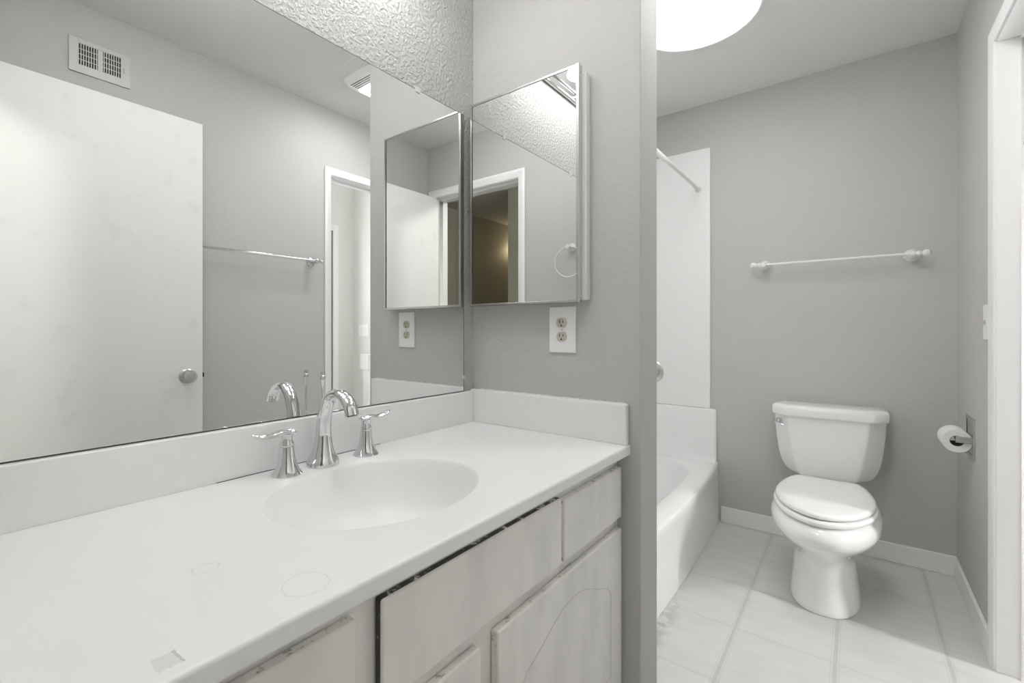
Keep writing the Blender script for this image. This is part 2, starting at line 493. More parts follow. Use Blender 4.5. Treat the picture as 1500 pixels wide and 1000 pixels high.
struct('trim_1', casing_x(W, -1, DY0, DY1, DZ), 'trim', 'white casing around the doorway in the right wall')
struct('trim_2', casing_y(YF, 1, OX0, OX1, DZF), 'trim', 'white casing around the doorway behind the camera')
def jamb(bm, along, lo, hi, d0, d1, top):
    t = 0.0175
    for a, b2 in ((lo - t, lo), (hi, hi + t)):
        if along == 'y': box(bm, d0, d1, a, b2, 0, top)
        else: box(bm, a, b2, d0, d1, 0, top)
    if along == 'y': box(bm, d0, d1, lo - t, hi + t, top, top + t)
    else: box(bm, lo - t, hi + t, d0, d1, top, top + t)
    # stop strip
    m0 = (d0 + d1) / 2 - 0.006; m1 = m0 + 0.034; s = 0.011
    for a, b2 in ((lo, lo + s), (hi - s, hi)):
        if along == 'y': box(bm, m0, m1, a, b2, 0, top)
        else: box(bm, a, b2, m0, m1, 0, top)
    if along == 'y': box(bm, m0, m1, lo + s, hi - s, top - s, top)
    else: box(bm, lo + s, hi - s, m0, m1, top - s, top)
    return bm
struct('trim_3', jamb(B(), 'y', DY0, DY1, W - 0.0005, W + 0.1165, DZ), 'trim', 'white jamb lining the doorway in the right wall')
struct('trim_4', jamb(B(), 'x', OX0, OX1, YF - 0.1305, YF + 0.0005, DZF), 'trim')
# door frame on the far wall beyond
bm = B(); box(bm, XA - 0.015, XA, 2.880, 2.945, 0, 2.25); box(bm, XA - 0.015, XA, 2.05, 2.8795, 2.185, 2.25)
struct('trim_5', bm, 'trim', 'white door frame in the small room beyond the doorway', 0.002)
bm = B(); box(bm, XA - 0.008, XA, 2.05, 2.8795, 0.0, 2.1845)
struct('door_shade_panel', bm, 'gap', 'flat dark panel painted as the shaded gap of a doorway beyond')  # flat dark sheet whose colour stands for the shade inside the doorway

def baseboard(bm, x0, x1, y0, y1, h=0.0897):
    box(bm, x0, x1, y0, y1, 0.0005, h)
    return bm
struct('baseboard_back', baseboard(B(), 0.466, W - 0.0005, Y2 - 0.012, Y2), 'trim', 'white baseboard along the wall behind the toilet', 0.003)
struct('baseboard_right', baseboard(B(), W - 0.012, W, DY1 + 0.0475, Y2 - 0.0125), 'trim', 'white baseboard beside the doorway casing', 0.003)
struct('baseboard_entry', baseboard(B(), W - 0.012, W, YF + 0.02, DY0 - 0.0475), 'trim', None, 0.003)

# ------------------------------------------------------------------ entry door (standing open against the right wall)
d = obj('door_1', box(B(), 1.316, 1.351, 0.040, 0.856, 0.012, 2.058), 'door', origin=(1.316, 0.040, 0.012), bevel=0.0015)
tag(d, 'plain white slab door standing open along the right wall', 'door', kind='structure')
for s, xx in ((-1, 1.316), (1, 1.351)):
    k = obj('door_knob', lathe(B(), (xx, 0.792, 0.898), (s, 0, 0), [(0.006, 0.014), (0.012, 0.0115), (0.024, 0.0115), (0.03, 0.018), (0.037, 0.0255), (0.047, 0.027), (0.054, 0.024), (0.057, 0.017), (0.0572, 0.013), (0.055, 0.0125), (0.055, 0.0)], 32), 'brushed', d)
    obj('rosette', lathe(B(), (xx, 0.792, 0.898), (s, 0, 0), [(0.0002, 0.033), (0.004, 0.033), (0.009, 0.026), (0.0095, 0.02)], 32), 'brushed', k)
obj('latch_plate', box(B(), 1.322, 1.345, 0.8555, 0.8572, 0.871, 0.926), 'brushed', d)
obj('latch_bolt', box(B(), 1.327, 1.339, 0.857, 0.866, 0.889, 0.908), 'dark', d)
for hz in (0.25, 1.0, 1.8):
    obj('hinge', lathe(B(), (1.3575, 0.042, hz), (0, 0, 1), [(0, 0.006), (0.09, 0.006)], 12), 'brushed', d)

# ------------------------------------------------------------------ vanity cabinet
FX0, FX1 = 0.5405, 0.5585
cab = thing('vanity_cabinet', 'off-white painted vanity cabinet with chipped worn edges under the white countertop', 'cabinet', (0.27, 0.645, 0.0))
bm = B(); box(bm, 0.003, 0.5195, 0.034, 0.05, 0.09, 0.7555); box(bm, 0.003, 0.5195, 1.2415, 1.2575, 0.09, 0.7555); box(bm, 0.003, 0.5195, 0.051, 1.2405, 0.0905, 0.108); box(bm, 0.003, 0.012, 0.051, 1.2405, 0.109, 0.7555); box(bm, 0.445, 0.46, 0.034, 1.2575, 0.0005, 0.0895)
obj('carcass', bm, 'cab', cab)
bm = B()
for y0, y1 in ((0.034, 0.055), (0.355, 0.425), (0.61, 0.69), (0.90, 0.932), (1.23, 1.2575)):
    box(bm, 0.52, 0.54, y0, y1, 0.09, 0.7555)
for z0, z1 in ((0.715, 0.7554), (0.54, 0.60), (0.0901, 0.13)):
    box(bm, 0.5203, 0.5397, 0.0345, 1.257, z0, z1)
obj('face_frame', bm, 'cab', cab)
def front(name, y0, y1, z0, z1, mat, label=None, bev=0.004):
    o = obj(name, box(B(), FX0, FX1, y0, y1, z0, z1), mat, cab, origin=(FX0, (y0 + y1) / 2, z0), bevel=bev, segs=3)
    if label: o['label'] = label
    return o
front('drawer_front', 0.042, 0.368, 0.583, 0.728, 'cab_worn')
front('drawer_front', 0.919, 1.2435, 0.583, 0.7235, 'cab_worn_more')
front('false_front', 0.409, 0.908, 0.583, 0.732, 'cab_black_edge', 'long fixed panel in front of the sink')
for y0, y1 in ((0.05, 0.624), (0.673, 1.2455)):
    dd = front('cabinet_door', y0, y1, 0.115, 0.5525, 'cab_worn_more')
    # routed cathedral line, slightly proud filled groove
    a, c = y0 + 0.075, y1 - 0.075; mz = 0.485
    path = [(FX1 + 0.0002, a, 0.18), (FX1 + 0.0002, a, 0.40), (FX1 + 0.0002, a + 0.02, 0.425), (FX1 + 0.0002, a + 0.06, 0.44)]
    for i in range(13):
        t = i / 12; path.append((FX1 + 0.0002, a + 0.08 + (c - a - 0.16) * t, 0.448 + 0.04 * sin(pi * t)))
    path += [(FX1 + 0.0002, c - 0.06, 0.44), (FX1 + 0.0002, c - 0.02, 0.425), (FX1 + 0.0002, c, 0.40), (FX1 + 0.0002, c, 0.18), (FX1 + 0.0002, a, 0.18)]
    bm = B(); tube(bm, path, (0.0008, 0.0008), 6, up=Vector((1, 0, 0)))
    obj('routed_line', bm, 'groove', dd)

# ------------------------------------------------------------------ countertop with integral sink
ZC = 0.7853; SXC, SYC, SA, SB = 0.303, 0.608, 0.1855, 0.2255
top = thing('countertop', 'white cast countertop with integral oval sink and backsplash on the vanity', 'countertop', (0.29, 0.645, 0.757))
NR = 128
CX0, CX1, CY0, CY1 = 0.0015, 0.5785, 0.0325, 1.2578
def sqdir(t):
    c, s = cos(t), sin(t); k = 1 / max(abs(c), abs(s)); return c * k, s * k
def outer_loop(inset, z):
    r = []
    for i in range(NR):
        t = 2 * pi * i / NR + pi / 4
        c, s = sqdir(t)
        x = (SXC + c * (CX1 - SXC) if c > 0 else SXC + c * (SXC - CX0)); y = (SYC + s * (CY1 - SYC) if s > 0 else SYC + s * (SYC - CY0))
        x = min(x, CX1 - inset)
        r.append((x, y, z))
    return r
def ell(k, z, dx=0):
    r = []
    for i in range(NR):
        t = 2 * pi * i / NR + pi / 4
        c, s = sqdir(t)
        # keep the angle of the outer loop so that quads stay straight
        x = (c * (CX1 - SXC) if c > 0 else c * (SXC - CX0)); y = (s * (CY1 - SYC) if s > 0 else s * (SYC - CY0))
        a = math.atan2(y / SB, x / SA)
        r.append((SXC + dx + SA * k * cos(a), SYC + SB * k * sin(a), z))
    return r
bm = B()
loft(bm, [ell(1.02, ZC - 0.028), outer_loop(0.003, ZC - 0.0285), outer_loop(0.0, ZC - 0.0255), outer_loop(0.0, ZC - 0.024), outer_loop(0.0, ZC - 0.0065), outer_loop(0.0, ZC - 0.0045), outer_loop(0.0013, ZC - 0.0013), outer_loop(0.0045, ZC), outer_loop(0.0065, ZC), ell(1.3, ZC), ell(1.015, ZC), ell(1.0, ZC - 0.0006)], True, False, False)
obj('slab', bm, 'counter', top, ang=50)
bm = B()
loft(bm, [ell(1.0, ZC - 0.0006), ell(0.99, ZC - 0.0022), ell(0.975, ZC - 0.007), ell(0.945, ZC - 0.020), ell(0.895, ZC - 0.046), ell(0.82, ZC - 0.078), ell(0.70, ZC - 0.108), ell(0.52, ZC - 0.129), ell(0.3, ZC - 0.139), ell(0.11, ZC - 0.141)], True, False, False)
sink = obj('sink_basin', bm, 'counter', top, ang=80)
sink['label'] = 'oval sink bowl moulded into the countertop'
obj('drain', lathe(B(), (SXC, SYC, ZC - 0.144), (0, 0, 1), [(0, 0.024), (0.0045, 0.024), (0.0055, 0.02), (0.003, 0.017), (0.003, 0.0)], 24), 'chrome', sink)
obj('backsplash', box(B(), 0.001, 0.02, CY0, 1.2385, ZC - 0.001, 0.8935), 'counter', top, bevel=0.0035, segs=3)
obj('side_splash', box(B(), 0.001, 0.574, 1.2388, 1.2582, ZC - 0.001, 0.8985), 'counter', top, bevel=0.0045, segs=3)
bm = B(); pts = []; rad = []
for i in range(90):
    x = 0.03 + 0.54 * i / 89
    pts.append((x, 1.2572, 0.8985 + random.uniform(-0.0006, 0.0006))); rad.append(0.0018 + 0.0016 * random.random() ** 3 + (0.0016 if i in (2, 3, 8, 40, 41, 63, 64) else 0))
tube(bm, pts, rad, 8)
obj('caulk_bead', bm, 'caulk', top)
# open joint along the foot of the backsplash
obj('joint_gap', box(B(), 0.0195, 0.0206, 0.405, 0.83, ZC - 0.0002, ZC + 0.0012), 'edge_dark', top)

# ------------------------------------------------------------------ faucet
fa = thing('faucet', 'chrome widespread faucet with arched spout behind the oval sink', 'faucet', (0.077, 0.63, ZC))
path = catmull([(0.072, 0.62, ZC + 0.0003), (0.073, 0.62, ZC + 0.03), (0.074, 0.62, 0.865), (0.081, 0.62, 0.91), (0.100, 0.62, 0.945), (0.128, 0.62, 0.9605), (0.158, 0.62, 0.955), (0.180, 0.62, 0.936), (0.188, 0.62, 0.915)], 8)
keys = [(0, (0.0385, 0.037)), (0.04, (0.037, 0.0355)), (0.09, (0.029, 0.028)), (0.16, (0.0225, 0.022)), (0.25, (0.019, 0.0185)), (0.4, (0.0172, 0.0155)), (0.55, (0.0165, 0.012)), (0.72, (0.0165, 0.010)), (1.0, (0.0175, 0.010))]
def interp(keys, t):
    for (a, p), (b2, q) in zip(keys, keys[1:]):
        if t <= b2:
            s = (t - a) / (b2 - a) if b2 > a else 0
            return tuple(x + (y - x) * s for x, y in zip(p, q))
    return keys[-1][1]
L = [0]
for a, c in zip(path, path[1:]): L.append(L[-1] + (c - a).length)
rad = [interp(keys, l / L[-1]) for l in L]
# make the swept ellipse keep its wide side along y
bm = B(); tube(bm, path, rad, 28, up=Vector((1, 0, 0)))
obj('spout', bm, 'chrome', fa, ang=60)
bm = B(); lathe(bm, path[-1], (path[-1] - path[-2]), [(-0.001, 0.008), (0.0012, 0.0085), (0.0012, 0.006)], 20, sx=1.5)
obj('aerator', bm, 'edge_dark', fa)
def handle(yc, sgn, rise):
    x = 0.077
    h = obj('handle', lathe(B(), (x, yc, ZC), (0, 0, 1), [(0.0003, 0.0325), (0.002, 0.0325), (0.005, 0.030), (0.012, 0.0255), (0.022, 0.0212), (0.034, 0.0178), (0.048, 0.0156), (0.062, 0.0145), (0.0622, 0.0128), (0.0645, 0.0128), (0.0647, 0.0147), (0.069, 0.0147), (0.073, 0.0132), (0.077, 0.0115), (0.083, 0.0115), (0.089, 0.0125), (0.091, 0.0125)], 32), 'chrome', fa)
    z = ZC + 0.0905
    P = catmull([(x, yc - sgn * 0.0155, z - 0.001), (x, yc - sgn * 0.009, z + 0.0035), (x, yc + sgn * 0.012, z + 0.0045), (x, yc + sgn * 0.035, z + 0.001 + rise * 0.2), (x, yc + sgn * 0.058, z + 0.0015 + rise * 0.7), (x, yc + sgn * 0.078, z + 0.007 + rise)], 6)
    R = []
    for i in range(len(P)):
        t = i / (len(P) - 1)
        R.append((max(0.0015, (0.0145 - 0.005 * t) * min(1, (t + 0.02) * 9) * min(1, (1.02 - t) * 7)), max(0.0012, (0.0075 - 0.0035 * t) * min(1, (t + 0.03) * 9) * min(1, (1.03 - t) * 7))))
    bm = B(); tube(bm, P, R, 18, up=Vector((0, 0, 1)))
    obj('lever', bm, 'chrome', h, ang=70)
handle(0.528, -1, 0.002)
handle(0.740, 1, 0.006)
bm = B()
lathe(bm, (0.045, 0.636, ZC), (0, 0.0, 1), [(0.0003, 0.006), (0.004, 0.006), (0.006, 0.0028), (0.17, 0.0028), (0.185, 0.0036), (0.200, 0.0062), (0.206, 0.0068), (0.2085, 0.0058), (0.2100, 0.0045), (0.216, 0.0055), (0.219, 0.005), (0.2195, 0.001)], 16)
obj('lift_rod', bm, 'chrome', fa)

# ------------------------------------------------------------------ wall mirror
MX = 0.0067
mir = thing('wall_mirror', 'large frameless wall mirror above the backsplash', 'mirror', (0.0, 0.615, 0.8945))
obj('glass', box(B(), 0.0008, MX, 0.034, 1.1995, 0.8955, 1.8506), 'mirror', mir)
bm = B(); box(bm, 0.0007, MX + 0.0004, 0.034, 1.1998, 0.8942, 0.8966); box(bm, 0.0007, MX + 0.0003, 1.1988, 1.2003, 0.8942, 1.8506); box(bm, 0.0007, MX + 0.0003, 0.034, 1.2, 1.8500, 1.8514)
obj('edge_channel', bm, 'edge_dark', mir)
for yy, zz in ((0.985, 1.8515), (0.45, 1.8515)):
    obj('clip', box(B(), 0.0007, MX + 0.003, yy - 0.010, yy + 0.010, zz - 0.010, zz + 0.008), 'clip', mir, bevel=0.002)
obj('clip', box(B(), 0.0007, MX + 0.003, 1.191, 1.206, 0.935, 0.950), 'clip', mir, bevel=0.002)

# ------------------------------------------------------------------ medicine cabinet
mc = thing('medicine_cabinet', 'mirrored medicine cabinet with thin metal frame on the partition wall', 'cabinet', (0.24, Y1, 1.19))
CF = Y1 - 0.0485
obj('case', box(B(), 0.052, 0.457, Y1 - 0.030, Y1 + 0.0, 1.196, 1.862), 'white_paint_metal', mc, bevel=0.006, segs=3)
E0, E1, F0, F1 = 0.029, 0.445, 1.1875, 1.880
fr = B(); fw = 0.0075
box(fr, E0, E1, CF, Y1 - 0.031, F0, F1)          # door pan
md_ = obj('cabinet_door', fr, 'cab_metal', mc, bevel=0.001)
bm = B()
box(bm, E0, E0 + fw, CF - 0.0035, CF, F0, F1); box(bm, E1 - fw, E1, CF - 0.0035, CF, F0, F1)
box(bm, E0 + fw, E1 - fw, CF - 0.0035, CF, F0, F0 + fw); box(bm, E0 + fw, E1 - fw, CF - 0.0035, CF, F1 - fw, F1)
obj('door_frame', bm, 'cab_metal', md_, bevel=0.0012)
obj('mirror_panel', box(B(), E0 + fw + 0.0005, E1 - fw - 0.0005, CF - 0.0012, CF - 0.0002, F0 + fw + 0.0005, F1 - fw - 0.0005), 'mirror', md_)

# ------------------------------------------------------------------ outlet under the medicine cabinet
ot = thing('wall_outlet', 'white duplex outlet plate with ivory sockets under the medicine cabinet', 'outlet', (0.3635, Y1, 1.108))
obj('cover_plate', box(B(), 0.3175, 0.4095, Y1 - 0.006, Y1 + 0.0, 1.037, 1.1785), 'plate', ot, bevel=0.0025, segs=3)
for zc in (1.1285, 1.0865):
    bm = B(); r = []
    for yy, k in ((Y1 - 0.0055, 1.0), (Y1 - 0.0085, 1.0), (Y1 - 0.0092, 0.94)):
        ring = []
        for i in range(40):
            t = 2 * pi * i / 40
            ring.append((0.3625 + 0.0172 * k * cos(t), yy, zc + max(-0.0142, min(0.0142, 0.0172 * sin(t))) * k))
        r.append(ring)
    loft(bm, r)
    s = obj('receptacle', bm, 'ivory', ot)
    bm = B()
    box(bm, 0.3555, 0.3577, Y1 - 0.0095, Y1 - 0.0085, zc - 0.001, zc + 0.0085)
    box(bm, 0.3673, 0.3695, Y1 - 0.0095, Y1 - 0.0085, zc, zc + 0.0075)
    lathe(bm, (0.3625, Y1 - 0.0085, zc - 0.0082), (0, -1, 0), [(0, 0.0027), (0.001, 0.0027)], 16)
    obj('slots', bm, 'dark', s)
obj('screw', lathe(B(), (0.3625, Y1 - 0.0058, 1.1075), (0, -1, 0), [(0, 0.003), (0.0012, 0.0026)], 16), 'ivory', ot)

# ------------------------------------------------------------------ vanity bar light above the mirror
vl = thing('vanity_light', 'chrome bar light with lit frosted shades on the textured wall above the mirror', 'wall light', (0.0, 0.615, 2.25))
obj('backplate', box(B(), 0.0005, 0.022, 0.25, 0.98, 2.195, 2.315), 'chrome', vl, bevel=0.012, segs=4)
obj('rib', box(B(), 0.022, 0.030, 0.27, 0.96, 2.235, 2.275), 'chrome', vl, bevel=0.003)
for yy in (0.37, 0.615, 0.86):
    arm = catmull([(0.028, yy, 2.255), (0.07, yy, 2.262), (0.125, yy, 2.28), (0.14, yy, 2.305)], 5)
    bm = B(); tube(bm, arm, 0.006, 12)
    a = obj('arm', bm, 'chrome', vl)
    obj('fitter', lathe(B(), (0.14, yy, 2.30), (0, 0, -1), [(-0.006, 0.012), (0, 0.024), (0.014, 0.026)], 24), 'chrome', a)
    obj('shade', lathe(B(), (0.14, yy, 2.292), (0, 0, -1), [(0.0, 0.0245), (0.02, 0.034), (0.05, 0.047), (0.085, 0.055), (0.087, 0.053), (0.05, 0.044), (0.02, 0.031), (0.003, 0.020)], 32), 'shade_glass', a)

# flush ceiling dome added above the frame for flatter light on the vanity
dm = thing('added_dome_light', 'unseen white dome ceiling light added to brighten the vanity area', 'ceiling light', (0.65, 0.60, CE))
obj('base', lathe(B(), (0.65, 0.60, CE), (0, 0, -1), [(-0.0004, 0.19), (0.02, 0.19), (0.028, 0.178)], 48), 'trim', dm)
obj('diffuser', lathe(B(), (0.65, 0.60, CE - 0.026), (0, 0, -1), [(0, 0.172), (0.02, 0.165), (0.045, 0.14), (0.065, 0.10), (0.078, 0.05), (0.082, 0.002)], 48), 'dome', dm)

# ------------------------------------------------------------------ round daylight diffuser in the ceiling over the tub
sl = thing('round_ceiling_light', 'large round prismatic ceiling light with a white trim ring near the tub', 'ceiling light', (0.545, 2.075, CE))
obj('trim_ring', lathe(B(), (0.545, 2.075, CE), (0, 0, -1), [(-0.0005, 0.252), (0.004, 0.252), (0.009, 0.248), (0.010, 0.242), (0.008, 0.238), (-0.0004, 0.237)], 96, False, False), 'trim', sl)
obj('lens', lathe(B(), (0.545, 2.075, CE), (0, 0, -1), [(0.003, 0.2365), (0.012, 0.225), (0.022, 0.18), (0.028, 0.11), (0.030, 0.0)], 96, True, False), 'sky_lens', sl)
obj('clip', box(B(), 0.475, 0.545, 1.835, 1.84, CE - 0.012, CE - 0.008), 'trim', sl)

# ------------------------------------------------------------------ ceiling fan light (seen in the mirror)
fl = thing('exhaust_fan', 'square ceiling exhaust fan with rounded corners and lit lens', 'exhaust fan', (0.965, 1.575, CE))
def rrect(x0, x1, y0, y1, r, z, n=8):
    P = []
    for cx, cy, a0 in ((x1 - r, y1 - r, 0), (x0 + r, y1 - r, 90), (x0 + r, y0 + r, 180), (x1 - r, y0 + r, 270)):
        for i in range(n + 1):
            a = radians(a0 + 90 * i / n); P.append((cx + r * cos(a), cy + r * sin(a), z))
    return P
bm = B(); loft(bm, [rrect(0.84, 1.10, 1.44, 1.71, 0.05, CE + 0.0), rrect(0.84, 1.10, 1.44, 1.71, 0.05, CE - 0.012), rrect(0.855, 1.085, 1.455, 1.695, 0.04, CE - 0.026)])
obj('housing', bm, 'plate', fl)
for i in range(4):
    obj('grille_slot', box(B(), 0.88, 1.06, 1.475 + i * 0.014, 1.480 + i * 0.014, CE - 0.0266, CE - 0.0255), 'dark', fl)
bm = B(); loft(bm, [rrect(0.87, 1.07, 1.535, 1.685, 0.012, CE - 0.0255), rrect(0.87, 1.07, 1.535, 1.685, 0.012, CE - 0.030), rrect(0.885, 1.055, 1.55, 1.67, 0.01, CE - 0.036)])
obj('lens', bm, 'fan_lens', fl)

# ------------------------------------------------------------------ bathtub
tb = thing('bathtub', 'white alcove bathtub with smooth curved apron behind the partition', 'bathtub', (0.1, 2.16, 0.0))
TX0, TY0, TY1, TZ = -0.279, 1.396, 2.9228, 0.345
def tt(y): return max(0, min(1, (y - TY0) / (TY1 - TY0)))
def xr(y): return 0.450 + 0.042 * sin(pi * tt(y)) ** 0.9
def xb(y): return 0.456 + 0.024 * sin(pi * tt(y) ** 0.8)
TN = 160; tcx, tcy = 0.08, 2.16
def touter(ins, z):
    r = []
    for i in range(TN):
        t = 2 * pi * i / TN + pi / 4
        c, s = sqdir(t)
        y = tcy + (s * (TY1 - tcy) if s > 0 else s * (tcy - TY0))
        x = tcx + (c * (xr(y) - ins - tcx) if c > 0 else c * (tcx - TX0))
        r.append((x, y, z))
    return r
def tinner(kx, ky, z, n=4.0, sx=0.0):
    r = []
    for i in range(TN):
        t = 2 * pi * i / TN + pi / 4
        c, s = cos(t), sin(t)
        x = tcx + sx + kx * math.copysign(abs(c) ** (2 / n), c); y = tcy + ky * math.copysign(abs(s) ** (2 / n), s)
        if c > 0: x += 0.02 * sin(pi * tt(y)) * c
        r.append((x, y, z))
    return r
bm = B()
loft(bm, [touter(0.0, TZ - 0.035), touter(0.0, TZ - 0.014), touter(0.004, TZ - 0.004), touter(0.014, TZ), tinner(0.300, 0.680, TZ - 0.001), tinner(0.288, 0.668, TZ - 0.008), tinner(0.278, 0.655, TZ - 0.035), tinner(0.262, 0.63, TZ - 0.12), tinner(0.24, 0.59, TZ - 0.22, 3.5), tinner(0.21, 0.54, TZ - 0.27, 3.2), tinner(0.15, 0.46, TZ - 0.285, 3)], True, False, True)
obj('basin', bm, 'acrylic', tb, ang=60)
bm = B(); ra, rb = [], []
n = 60
for j in range(7):
    z = 0.0008 + (TZ - 0.034 - 0.0008) * j / 6; k = j / 6
    ra.append([bm.verts.new((xb(y) * (1 - k) + (xr(y) - 0.001) * k, y, z)) for y in [TY0 + (TY1 - TY0) * i / n for i in range(n + 1)]])
for a, c in zip(ra, ra[1:]):
    for i in range(n): bm.faces.new((a[i], a[i + 1], c[i + 1], c[i]))
bk = [[bm.verts.new((v.co.x - 0.02, v.co.y, v.co.z)) for v in r] for r in (ra[0], ra[-1])]
for i in range(n):
    bm.faces.new((bk[0][i], bk[1][i], bk[1][i + 1], bk[0][i + 1]))
    bm.faces.new((ra[0][i], bk[0][i], bk[0][i + 1], ra[0][i + 1])); bm.faces.new((ra[-1][i], ra[-1][i + 1], bk[1][i + 1], bk[1][i]))
obj('apron', bm, 'acrylic', tb, ang=60)
# moulded upstand at the foot of the back wall
bm = B(); rows = []
prof = [(2.868, TZ - 0.001), (2.885, TZ + 0.004), (2.897, TZ + 0.016), (2.903, TZ + 0.035), (2.905, 0.50), (2.906, 0.636), (2.908, 0.643), (2.912, 0.646), (2.9232, 0.646), (2.9232, TZ - 0.001)]
for x in (TX0, 0.2, 0.425, 0.4375, 0.4425):
    sh = 0.0 if x < 0.43 else (0.003 if x < 0.44 else 0.010)
    rows.append([(x, min(y + sh, 2.9232), z - (sh if z > 0.6 else 0)) for y, z in prof])
loft(bm, rows)
obj('upstand', bm, 'acrylic', tb, ang=50)

# ------------------------------------------------------------------ tub surround panels
ts = thing('tub_surround', 'glossy white wall panels around the bathtub', 'tub surround', (0.06, 2.92, 0.648))
obj('back_panel', box(B(), -0.2785, 0.4085, 2.9140, 2.9236, 0.6475, 2.176), 'surround', ts, bevel=0.004, segs=3)
struct('wall_alcove_panel', box(B(), -0.2797, -0.270, 1.4055, 2.9135, 0.346, 2.176), 'surround')
struct('wall_alcove_end', box(B(), -0.2797, 0.4085, 1.3952, 1.405, 0.346, 2.176), 'surround')

# valve trim on the back panel
vt = thing('shower_valve', 'round brushed valve plate on the white tub surround', 'valve', (0.072, 2.914, 0.846))
obj('trim_plate', lathe(B(), (0.072, 2.9138, 0.846), (0, -1, 0), [(0.0, 0.070), (0.004, 0.070), (0.010, 0.064), (0.012, 0.050), (0.020, 0.046), (0.024, 0.040)], 48), 'brushed', vt)
obj('valve_handle', lathe(B(), (0.072, 2.890, 0.846), (0, -1, 0), [(0.0, 0.022), (0.03, 0.020), (0.045, 0.024), (0.05, 0.018)], 32), 'brushed', vt)

# shower rod
sr = thing('shower_rod', 'white tension shower curtain rod spanning the tub alcove', 'shower rod', (0.344, 2.15, 1.94))
bm = B(); lathe(bm, (0.344, 1.4055, 1.94), (0, 1, 0), [(0, 0.0125), (0.90, 0.0125), (0.905, 0.011)], 20)
obj('outer_tube', bm, 'white_paint_metal', sr)
bm = B(); lathe(bm, (0.344, 2.30, 1.94), (0, 1, 0), [(0, 0.0095), (0.60, 0.0095)], 20)
obj('inner_tube', bm, 'white_paint_metal', sr)
for y, s in ((1.4052, 1), (2.9137, -1)):
    bm = B(); lathe(bm, (0.344, y, 1.94), (0, s, 0), [(0, 0.0165), (0.010, 0.0165), (0.018, 0.0145), (0.026, 0.0125)], 24)
    obj('end_cap', bm, 'white_paint_metal', sr)

# ------------------------------------------------------------------ white towel bar behind the toilet
tw = thing('towel_bar', 'white towel bar with ribbed round finials on the wall above the toilet', 'towel bar', (0.985, Y2, 1.458))
yb = Y2 - 0.062; zb = 1.456
bm = B(); lathe(bm, (0.672, yb, zb), (1, 0, 0), [(0, 0.0068), (0.625, 0.0068)], 16)
obj('bar', bm, 'white_paint_metal', tw)
def ribbed(bm, o, axis, prof, n=48, ribs=14, amp=0.06):
    o = Vector(o); a = Vector(axis).normalized(); u, v = frame_of(a)
    rings = []
    for h, r, k in prof:
        rings.append([o + a * h + (u * cos(2 * pi * i / n) + v * sin(2 * pi * i / n)) * r * (1 + k * amp * cos(ribs * 2 * pi * i / n)) for i in range(n)])
    loft(bm, rings); return bm
for x, s in ((0.687, -1), (1.282, 1)):
    bm = B(); ribbed(bm, (x, Y2, zb), (0, -1, 0), [(0.0003, 0.0295, 0), (0.005, 0.0295, 0), (0.010, 0.0265, 1), (0.018, 0.0225, 1), (0.028, 0.0175, 1), (0.038, 0.0145, 0.6), (0.044, 0.0125, 0), (0.05, 0.0125, 0), (0.056, 0.0145, 0), (0.066, 0.0140, 0), (0.072, 0.010, 0), (0.074, 0.002, 0)])
    pst = obj('post', bm, 'white_paint_metal', tw)
    bm = B(); ribbed(bm, (x + s * 0.010, yb, zb), (s, 0, 0), [(0.0, 0.0105, 0), (0.006, 0.012, 0), (0.012, 0.0135, 0), (0.017, 0.0125, 0), (0.020, 0.0085, 0), (0.024, 0.0085, 0), (0.027, 0.0125, 0.5), (0.034, 0.0160, 1), (0.042, 0.0160, 1), (0.049, 0.0125, 1), (0.053, 0.006, 0.5), (0.054, 0.001, 0)])
    obj('finial', bm, 'white_paint_metal', pst)

# ------------------------------------------------------------------ chrome towel bar on the right wall (seen in the mirror)
tc_ = thing('towel_bar', 'chrome towel bar on the right wall beside the doorway casing', 'towel bar', (W, 1.15, 1.503))
bm = B(); lathe(bm, (W - 0.062, 0.745, 1.503), (0, 1, 0), [(0, 0.008), (0.725, 0.008)], 20)
obj('bar', bm, 'chrome', tc_)
for y, s in ((0.75, -1), (1.465, 1)):
    bm = B(); lathe(bm, (W, y, 1.503), (-1, 0, 0), [(0.0003, 0.0275), (0.004, 0.0275), (0.008, 0.024), (0.010, 0.0165), (0.018, 0.012), (0.034, 0.0105), (0.044, 0.012), (0.050, 0.0155), (0.062, 0.0165), (0.074, 0.0135), (0.080, 0.004)], 28)
    pst = obj('post', bm, 'chrome', tc_)
    bm = B(); lathe(bm, (W - 0.062, y + s * 0.012, 1.503), (0, s, 0), [(0, 0.010), (0.006, 0.009), (0.010, 0.007), (0.018, 0.0105), (0.026, 0.010), (0.031, 0.004)], 20)
    obj('finial', bm, 'chrome', pst)

# ------------------------------------------------------------------ towel ring on the wall behind the camera (seen in both mirrors)
tr = thing('towel_ring', 'white towel ring on the wall beside the entry doorway', 'towel ring', (0.235, YF, 1.585))
bm = B(); ribbed(bm, (0.235, YF, 1.585), (0, 1, 0), [(0.0003, 0.026, 0), (0.005, 0.026, 0), (0.010, 0.021, 1), (0.022, 0.017, 1), (0.034, 0.013, 0.6), (0.044, 0.015, 0), (0.052, 0.012, 0), (0.055, 0.002, 0)])
obj('post', bm, 'white_paint_metal', tr)
bm = B(); P = [(0.235 + 0.088 * sin(2 * pi * i / 64), YF + 0.038, 1.585 - 0.086 + 0.088 * cos(2 * pi * i / 64)) for i in range(65)]
tube(bm, P, 0.0042, 10, up=Vector((0, 1, 0)))
obj('ring', bm, 'white_paint_metal', tr)

